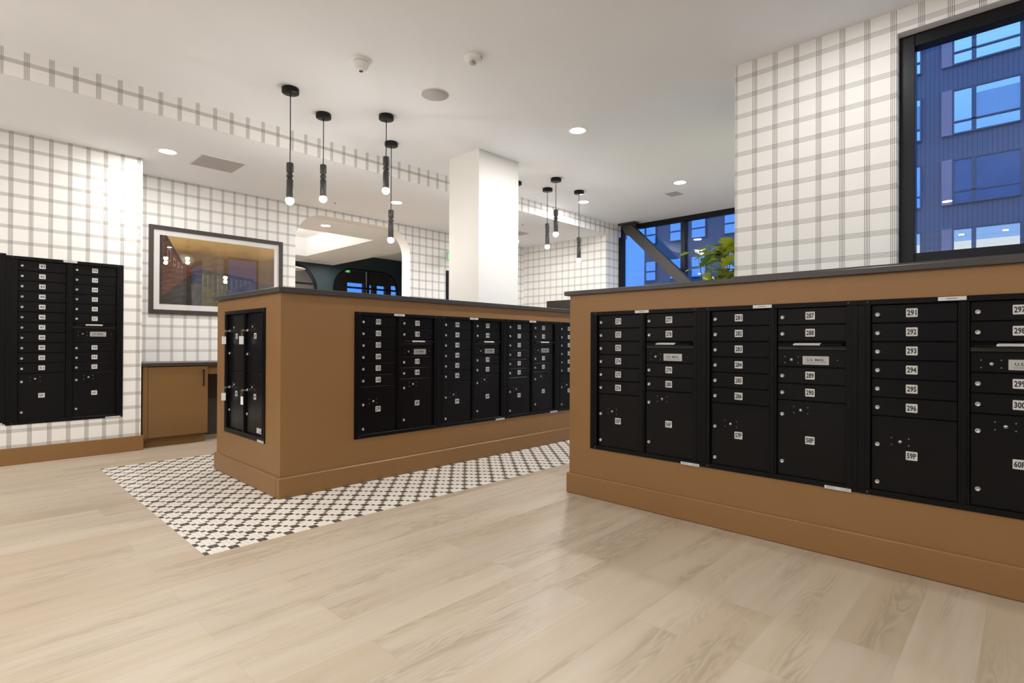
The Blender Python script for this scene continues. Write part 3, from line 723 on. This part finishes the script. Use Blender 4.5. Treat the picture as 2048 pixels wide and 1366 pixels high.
# ------------------------------------------------------------------ ceiling fittings
def point(loc, power, r=0.05):
    l = bpy.data.lights.new('pendant_or_fill_glow', 'POINT'); l.energy = power; l.color = (1.0, 0.965, 0.92); l.shadow_soft_size = r
    o = bpy.data.objects.new('pendant_or_fill_glow', l); C.objects.link(o); o.location = loc; return o
def pendant(label, x, y, ztop, group):
    t = thing('pendant_lamp', label, 'pendant lamp', (x, y, UZ), 0, group)
    MB().lathe([(0.068, 0.0), (0.071, -0.003), (0.071, -0.040), (0.068, -0.043), (0.0, -0.043)], seg=36).build('canopy', M['frame'], t)
    L = ztop-UZ
    MB().tube([(0, 0, -0.042), (0.001, 0, L*0.5), (0, 0, L)], 0.0042, 8).build('cord', M['frame'], t)
    pr = [(0.0, 0.002), (0.026, 0.001), (0.030, -0.003), (0.030, -0.078), (0.0235, -0.086), (0.021, -0.090)]
    pr += [(0.014+0.0155*math.sin(a*PI/10)+0.0, -0.092-0.0215*(1-math.cos(a*PI/10))) for a in range(1, 10)]
    pr += [(0.021, -0.137), (0.0235, -0.140), (0.029, -0.147), (0.029, -0.305), (0.024, -0.306), (0.0, -0.296)]
    MB().lathe(pr, Matrix.Translation((0, 0, L)), 28).build('lamp_body', M['beam'], t)
    b = MB(); bm_ = bmesh.ops.create_uvsphere(b.b, u_segments=20, v_segments=12, radius=0.036, matrix=Matrix.Translation((0, 0, L-0.327)))
    for f in b.b.faces: f.smooth = True
    bo = b.build('bulb', M['bulb'], t); bo['label'] = 'glowing round bulb'; point((x, y, ztop-0.40), 6.5 if x < 4 else 3.5, 0.03)
    return t
GP = 'pendant lamps over the left end of the middle island'; GQ = 'pendant lamps beyond the white column'
pendant('slim black pendant lamp, leftmost and nearest of the left cluster', 2.055, 4.640, 2.738, GP)
pendant('slim black pendant lamp, second from the left, above the island corner', 2.505, 4.923, 2.894, GP)
pendant('slim black pendant lamp with the shortest cord, third from the left', 2.939, 4.510, 2.985, GP)
pendant('slim black pendant lamp hanging lowest, just left of the white column', 3.375, 5.077, 2.641, GP)
pendant('slim black pendant lamp, first to the right of the white column', 5.898, 4.951, 2.887, GQ)
pendant('slim black pendant lamp hanging highest right of the white column', 5.618, 4.569, 2.970, GQ)
pendant('slim black pendant lamp hanging lowest, rightmost of all', 6.304, 4.699, 2.717, GQ)
pendant('black pendant lamp almost hidden behind the white column', 5.368, 5.060, 2.90, GQ)

WARM = (1.0, 0.99, 0.98)
def area(loc, size, power, col=WARM, spread=PI, shape='DISK', rot=None):
    l = bpy.data.lights.new('ceiling_or_fill_lamp', 'AREA'); l.shape = shape; l.size = size; l.energy = power; l.color = col; l.spread = spread
    o = bpy.data.objects.new('ceiling_or_fill_lamp', l); C.objects.link(o); o.location = loc
    if rot: o.rotation_euler = rot
    return o
def downlight(label, x, y, z, r=0.092, power=30):
    t = thing('downlight', label, 'ceiling light', (x, y, z), 0, 'round recessed ceiling lights')
    MB().lathe([(r*0.82, -0.0005), (r*0.82, -0.004), (r*1.12, -0.0045), (r*1.2, -0.0005)], seg=40, cap=False).build('trim_ring', M['plast'], t)
    MB().lathe([(0.0, -0.002), (r*0.83, -0.002)], seg=40, cap=False).build('lens', M['lamp'], t)['label'] = 'bright glowing lens'
    area((x, y, z-0.012), r*1.6, power)
DLP = 44
downlight('bright round ceiling light over the open floor, right of the white column', 4.502, 3.378, UZ, power=DLP*0.85)
downlight('bright round ceiling light above the small square vent', 6.907, 3.443, UZ, power=DLP)
downlight('bright round ceiling light beside the lowest pendant right of the column', 6.841, 5.012, UZ, power=DLP*0.65)
downlight('bright round ceiling light beside the rectangular vent, near the left wall corner', 1.599, 6.554, LZ, power=DLP*0.45)
downlight('bright round ceiling light in the lowered ceiling behind the left pendants', 4.428, 6.523, LZ, power=DLP*0.62)
downlight('round ceiling light seen through the wide arch', 4.478, 8.702, LZ, power=DLP)
for x, y, z, w in ((2.45, 1.3, UZ, 0.15), (3.55, 0.85, UZ, 0.19), (3.55, -0.7, UZ, 0.17), (0.0, 1.3, UZ, 0.42), (-1.6, 0.9, UZ, 0.6), (-1.3, 3.38, UZ, 1.3), (-1.25, 6.55, LZ, 0.5), (1.2, -1.5, UZ, 0.25), (-1.2, -1.5, UZ, 0.3), (7.2, 6.55, LZ, 0.30)):  # further ceiling lights without fittings, added to brighten the room and pillar wall
    area((x, y, z-0.012), 0.12, DLP*w)
for x, y, z in ((-1.9, 4.2, 2.6), (-1.3, 5.0, 2.4), (-2.2, 2.4, 2.6), (0.4, -0.6, 2.5)):       # fill lights added out of view to brighten the ceiling and left side
    point((x, y, z), 17)
# lounge beyond the arch
area((3.8, 10.7, LZ+0.05), 1.6, 140, col=(1.0, 0.92, 0.82), spread=PI, rot=(PI, 0, 0))
area((5.6, 10.9, LZ-0.02), 0.12, 26); area((6.75, 12.3, LZ-0.02), 0.12, 12)
area((5.8, 15.6, 3.70), 0.5, 90)

def disc(name, label, cat, x, y, z, parts):
    t = thing(name, label, cat, (x, y, z))
    for pn, prof, m_ in parts: MB().lathe(prof, seg=40).build(pn, m_, t)
    return t
disc('ceiling_speaker', 'round grey speaker grille flush in the white ceiling', 'speaker', 2.986, 3.813, UZ,
     [('rim', [(0.128, 0.0), (0.126, -0.004), (0.118, -0.005)], M['plast']), ('grille', [(0.120, -0.004), (0.119, -0.006), (0.0, -0.0065)], M['vent'])])
disc('dome_camera', 'small white dome camera with a black lens on the ceiling', 'camera', 2.233, 3.783, UZ,
     [('base', [(0.082, 0.0), (0.080, -0.006), (0.062, -0.012)], M['plast']), ('dome', [(0.060, -0.012), (0.060, -0.030), (0.052, -0.055), (0.034, -0.074), (0.018, -0.080), (0.0, -0.081)], M['plast']),
      ('lens', [(0.016, -0.0805), (0.015, -0.0835), (0.0, -0.084)], M['ink'])])
sd = disc('smoke_detector', 'white smoke detector with a strobe lens on the ceiling', 'smoke detector', 2.789, 3.094, UZ,
     [('base', [(0.068, 0.0), (0.070, -0.006), (0.068, -0.030), (0.058, -0.038), (0.0, -0.040)], M['plast'])])
MB().box(-0.026, 0.020, -0.018, 0.018, -0.064, -0.0395, bev=0.006).build('strobe', M['sign'], sd)
tx = MB(); add_text(tx, 'FIRE', 0, 0, 0.036, 0.011, 0); o = tx.build('lettering', M['greyink'], sd, (0.026, -0.0655, -0.020)); o.rotation_euler = (0, 0, 0.38)
def vent(label, x0, x1, y0, y1, z, group=None, name='ceiling_vent'):
    t = thing(name, label, 'vent', ((x0+x1)/2, (y0+y1)/2, z), 0, group)
    w, h = (x1-x0)/2, (y1-y0)/2
    f = MB(); f.box(-w, w, -h, -h+0.012, -0.006, -0.0005); f.box(-w, w, h-0.012, h, -0.006, -0.0005); f.box(-w, -w+0.012, -h+0.012, h-0.012, -0.006, -0.0005); f.box(w-0.012, w, -h+0.012, h-0.012, -0.006, -0.0005)
    f.build('frame', M['plast'], t)
    MB().box(-w+0.012, w-0.012, -h+0.012, h-0.012, -0.0045, -0.0005).build('grille', M['vent'], t)
vent('rectangular grey return vent in the lowered ceiling near the left wall', 1.868, 2.328, 6.355, 6.824, LZ)
vent('small square grey vent in the upper ceiling beside a ceiling light', 7.24, 7.49, 3.66, 3.87, UZ)
vent('faint square vent in the lowered ceiling behind the column', 7.05, 7.34, 6.55, 6.85, LZ)
vent('long thin slot vent in the ceiling beyond the arch', 5.97, 6.63, 12.58, 12.65, LZ)
for lb, (x, y, z) in (('tiny sprinkler head in the lowered ceiling behind the left pendants', (3.816, 7.146, LZ)), ('sprinkler cover plate in the lowered ceiling right of the column', (6.679, 6.15, LZ)),
                      ('tiny sprinkler head in the ceiling beyond the arch', (6.693, 10.573, LZ))):
    t = thing('sprinkler', lb, 'sprinkler', (x, y, z))
    MB().lathe([(0.034, 0.0), (0.032, -0.005), (0.012, -0.007)], seg=24).build('cover', M['plast'], t)
    MB().lathe([(0.009, -0.007), (0.007, -0.024), (0.016, -0.025), (0.016, -0.027), (0, -0.027)], seg=16).build('head', M['steel'], t)

def exit_sign(label, x, y, z, rz, s=1.0):
    t = thing('exit_sign', label, 'exit sign', (x, y, z), rz, 'green exit signs')
    MB().box(-0.15*s, 0.15*s, -0.010, 0.010, -0.095*s, 0.095*s, bev=0.003).build('panel', M['exitbox'], t)
    m_ = MB(); add_text(m_, 'EXIT', 0, 0, 0.23*s, 0.12*s, -0.0112, 0.03); m_.build('lettering', M['exit'], t)
    MB().box(-0.10*s, 0.10*s, -0.012, 0.012, 0.096*s, 0.125*s).build('bracket', M['plast'], t)
exit_sign('green exit sign standing in for a reflection in the arched window', 8.05, 14.3, 3.26, 0.1, 0.5)  # small sign added behind the pane in place of a reflection
exit_sign('green exit sign hanging beside the white column', 6.22, 7.44, 2.72, 0.0, 0.8)
tag(MB().lathe([(0.0, 0.02), (0.30, 0.012), (0.34, 0.0), (0.30, -0.014), (0.0, -0.02)], seg=40).tube([(0, 0, 0.02), (0, 0, 0.33)], 0.003, 6).build('disc_pendant_lamp', M['plast'], None, (5.33, 12.02, 2.848)),
    'white disc pendant lamp seen through the arch at its left side', 'pendant lamp')

# dark cabinet against the far wall
dc = thing('tall_cabinet', 'black cabinet top showing behind the middle island, against the far plaid wall', 'cabinet', (8.0, 6.10, 0))
MB().box(0, 0.33, -0.35, 0.629, 0, 2.0, bev=0.004).build('body', M['pic'], dc)
MB().box(-0.018, -0.0005, -0.30, 0.585, 0.12, 1.955, bev=0.003).build('door', M['pic'], dc)

# ------------------------------------------------------------------ diagonal steel brace in front of the far glazing
bA, bB = Vector((8.58, 5.26, 3.285)), Vector((8.58, 3.20, 1.275))
br = thing('diagonal_brace', 'dark steel brace running diagonally across the far window', 'beam', tuple(bB))
d_ = (bA-bB); L = d_.length; ang = math.atan2(d_.z, d_.y)
mb = MB(); mb.box(-0.06, 0.06, 0, L, -0.085, 0.085, bev=0.003)
o = mb.build('tube', M['beam'], br); o.rotation_euler = (ang, 0, 0)
mb = MB(); mb.box(-0.07, 0.07, 0.0, 0.36, 0.0, 0.03); mb.quad([(0.0, 0.02, 0), (0.0, 0.34, 0), (0.0, 0.22, -0.20), (0.0, 0.05, -0.20)])
mb.build('bracket', M['beam'], br, (0, bA.y-bB.y-0.16, UZ-0.031-bB.z))
mb = MB(); mb.box(-0.10, 0.10, -0.30, 0.30, 0.0, 0.03); mb.box(-0.045, 0.045, -0.04, 0.20, 0.03, 0.20)
# lower post that carries the brace down to the floor
MB().box(-0.06, 0.06, -0.10, 0.06, -1.275, 0.02, bev=0.003).build('post', M['beam'], br)

# ------------------------------------------------------------------ plant
pp = thing('potted_plant', 'tall plant with lobed yellow green leaves beside the papered wall', 'plant', (5.78, 2.44, 0))
MB().lathe([(0.13, 0), (0.17, 0.02), (0.20, 0.42), (0.205, 0.44), (0.185, 0.44), (0.18, 0.40), (0.0, 0.40)], seg=32).build('pot', M['pot'], pp)
MB().lathe([(0.178, 0.40), (0.12, 0.412), (0.0, 0.415)], seg=24).build('soil', M['soil'], pp)
rs = random.Random(5)
def leaf(mb, base, direc, up, ln, wd):
    d = direc.normalized(); s_ = d.cross(up).normalized(); n_ = s_.cross(d)
    # lobed outline, half widths along the length
    prof = [(0, 0.02), (0.12, 0.30), (0.22, 0.62), (0.32, 0.40), (0.42, 0.80), (0.55, 1.0), (0.62, 0.55), (0.74, 0.72), (0.84, 0.50), (0.92, 0.22), (1.0, 0.0)]
    mid = []; lft = []; rgt = []
    for t_, w in prof:
        p = base + d*ln*t_ + n_*(-0.35*ln*t_*t_)
        mid.append(mb.b.verts.new(p)); lft.append(mb.b.verts.new(p + s_*wd*w + n_*0.12*wd*w + d*0.05*ln*w)); rgt.append(mb.b.verts.new(p - s_*wd*w + n_*0.12*wd*w + d*0.05*ln*w))
    for k in range(len(prof)-1):
        for A in ((lft, mid), (mid, rgt)):
            f = mb.b.faces.new([A[0][k], A[1][k], A[1][k+1], A[0][k+1]]); f.material_index = mb.idx; f.smooth = True
st = MB(); lf = MB()
stems = []
for k in range(17):
    a0 = rs.uniform(0, 2*PI); sp_ = rs.uniform(0.08, 0.38); top = rs.uniform(1.65, 2.32)
    pts = [Vector((0.04*math.cos(a0), 0.04*math.sin(a0), 0.40))]
    for q in range(1, 7):
        f_ = q/6; pts.append(Vector((math.cos(a0)*sp_*f_**1.6, math.sin(a0)*sp_*f_**1.6, 0.40+(top-0.40)*f_)))
    st.tube(pts, [0.011-0.0012*q for q in range(7)], 7)
    for q in range(18):
        f_ = rs.uniform(0.42, 1.0) if q < 15 else 0.99; i = min(5, int(f_*6)); p = pts[i].lerp(pts[i+1], f_*6-i)
        a1 = rs.uniform(0, 2*PI); dd = Vector((math.cos(a1), math.sin(a1), rs.uniform(0.0, 1.1)))
        lf.idx = 0 if rs.random() < 0.66 else 1
        ln_ = rs.uniform(0.14, 0.30)
        leaf(lf, p, dd, Vector((0, 0, 1)), ln_, ln_*rs.uniform(0.24, 0.34))
st.build('stems', M['stem'], pp); lf.build('foliage', [M['leaf'], M['leaf2']], pp)

# ------------------------------------------------------------------ outside: street and two buildings
def corrugated(name, col, per=0.16):
    t = NT(name); p, x, y, z = t.coords()
    w = t.math('FRACT', t.math('DIVIDE', t.math('ADD', x, y), per)); g_ = t.math('LESS_THAN', w, 0.22)
    c = t.mix(t.math('MULTIPLY', g_, 0.45), (*col, 1), tuple(q*0.35 for q in col)+(1,))
    t.bsdf(c, 0.6, spec=0.3); return t.m
M['clad'] = corrugated('corrugated_brown_cladding', (0.30, 0.24, 0.27))
M['salmon'] = mat('salmon_panel', (0.95, 0.45, 0.42), 0.7)
M['wframe'] = mat('grey_window_frame', (0.16, 0.17, 0.2), 0.5)
M['skyglass'] = mat('reflective_window_glass', (0.95, 0.97, 1.0), 0.06, metal=0.95, var=0.12, nscale=0.6)
M['blind'] = mat('pale_roller_blind', (0.85, 0.85, 0.85), 0.7)
M['dimglass'] = mat('dim_window_glass', (0.16, 0.22, 0.30), 0.08, metal=0.7, var=0.3, nscale=1.2)
M['litroom'] = emit('lit_room_window', (0.82, 0.90, 0.95), 0.75)
M['litceil'] = emit('lit_room_ceiling', (0.28, 0.52, 1.0), 0.75)
M['tv'] = mat('dark_screen', (0.02, 0.03, 0.05), 0.2)
M['street'] = mat('asphalt', (0.05, 0.05, 0.055), 0.9)
sbox('ground', M['street'], 9.3, 60, -30, 50, -0.5, -0.45)
XA = 30.0
ba = thing('apartment_building', 'dark corrugated apartment block seen through the big right window', 'building', (XA, 0, -0.5))
MB().box(0.12, 8, -9, 9.6, 0, 21).build('wall', M['clad'], ba)
def win_group(par, y_r, z_t, kind):
    """strip + two panes; y_r is the right-hand (lower y) edge, z_t the top, z relative to the building base"""
    h = 1.95; z0 = z_t-h
    w = MB(); w.box(-0.02, 0.1195, y_r+2.14, y_r+2.50, z0, z_t); w.build('side_panel', M['salmon'], par)
    f = MB(); y0, y1 = y_r-0.06, y_r+2.13
    f.box(0.0, 0.1195, y0, y0+0.06, z0, z_t); f.box(0.0, 0.1195, y1-0.05, y1, z0, z_t); f.box(0.0, 0.1195, y0+0.06, y1-0.05, z_t-0.06, z_t); f.box(0.0, 0.1195, y0+0.06, y1-0.05, z0, z0+0.06)
    f.box(0.0, 0.1195, y_r+1.35, y_r+1.50, z0+0.06, z_t-0.06)
    if kind != 'lit': f.box(0.0, 0.1195, y0+0.06, y1-0.05, z0+0.50, z0+0.57)
    fo = f.build('window_frame', M['wframe'], par)
    pa = MB()
    if kind == 'lit':
        pa.box(0.08, 0.118, y0+0.06, y1-0.05, z0+0.06, z_t-0.56); pa.idx = 1; pa.box(0.08, 0.118, y0+0.06, y1-0.05, z_t-0.56, z_t-0.06); pa.idx = 2; pa.box(0.07, 0.079, y_r+0.02, y_r+0.55, z0+0.3, z_t-0.95); pa.idx = 3
        pa.box(0.074, 0.079, y_r+0.35, y_r+0.52, z_t-0.30, z_t-0.26); pa.box(0.074, 0.079, y_r+1.75, y_r+1.92, z_t-0.30, z_t-0.26)
        mats = [M['litroom'], M['litceil'], M['tv'], M['lamp']]
    else:
        a_ = 1 if kind == 'dim' else 0
        pa.idx = a_; pa.box(0.06, 0.118, y0+0.06, y_r+1.35, z0+0.57, z_t-0.06); pa.box(0.06, 0.118, y_r+1.50, y1-0.05, z0+0.57, z_t-0.06)
        pa.box(0.06, 0.118, y0+0.06, y_r+1.35, z0+0.06, z0+0.50); pa.box(0.06, 0.118, y_r+1.50, y1-0.05, z0+0.06, z0+0.50)
        if kind == 'blind':
            pa.idx = 2; pa.box(0.04, 0.059, y0+0.07, y_r+1.34, z0+0.58, z_t-0.35)
        mats = [M['skyglass'], M['dimglass'], M['blind']]
    pa.build('pane', mats, fo)
for kz, zt in enumerate((3.7, 6.72, 9.72, 12.73, 15.73, 18.73)):
    for ky in range(-2, 3):
        kind = {1: 'lit', 2: 'dim', 3: 'blind'}.get(kz, 'sky')
        if ky in (1,) and kz == 2: kind = 'sky'
        win_group(ba, 0.26+3.26*ky, zt, kind)
bb_ = thing('apartment_building', 'brown apartment block seen through the far window behind the brace', 'building', (42, 24.3, -0.5))
MB().box(0.12, 8, -16, 0, 0, 19).build('wall', M['clad'], bb_)
for kz in range(5):
    for yk, (ya, yb) in enumerate(((-1.2, -0.2), (-3.5, -2.45), (-5.6, -4.35), (-8.3, -7.05), (-10.9, -9.7), (-13.4, -12.2))):
        z1_ = 5.70+3.15*(kz-1)+0.0 + 0.05
        z1_ = 12.0 - 3.15*(3-kz) if True else z1_
        f = MB(); f.box(0.0, 0.1195, ya, yb, z1_-1.72, z1_); fo = f.build('window_frame', M['wframe'], bb_)
        p_ = MB(); p_.box(-0.02, -0.0005, ya+0.07, yb-0.07, z1_-0.85, z1_-0.07); p_.box(-0.02, -0.0005, ya+0.07, yb-0.07, z1_-1.65, z1_-0.98); p_.build('pane', M['skyglass'], fo)

# ------------------------------------------------------------------ dusk sky
wd = bpy.data.worlds.new('dusk'); S.world = wd; wd.use_nodes = True; nt = wd.node_tree; nt.nodes.clear()
tc = nt.nodes.new('ShaderNodeTexCoord'); sp = nt.nodes.new('ShaderNodeSeparateXYZ'); rp = nt.nodes.new('ShaderNodeValToRGB'); bg = nt.nodes.new('ShaderNodeBackground'); ou = nt.nodes.new('ShaderNodeOutputWorld')
nt.links.new(tc.outputs['Generated'], sp.inputs[0]); nt.links.new(sp.outputs[2], rp.inputs[0]); nt.links.new(rp.outputs[0], bg.inputs[0]); nt.links.new(bg.outputs[0], ou.inputs[0])
e_ = rp.color_ramp.elements; e_[0].position = 0.0; e_[0].color = (0.085, 0.29, 1.0, 1); e_[1].position = 0.75; e_[1].color = (0.14, 0.43, 1.15, 1)
for p_, c_ in ((0.22, (0.10, 0.33, 1.05, 1)), (0.40, (0.27, 0.66, 1.3, 1))):
    q_ = e_.new(p_); q_.color = c_
bg.inputs[1].default_value = 1.0

S.view_settings.view_transform = 'Standard'; S.view_settings.look = 'None'; S.view_settings.gamma = 1.0; S.view_settings.use_curve_mapping = False
S.view_settings.exposure = 0.22
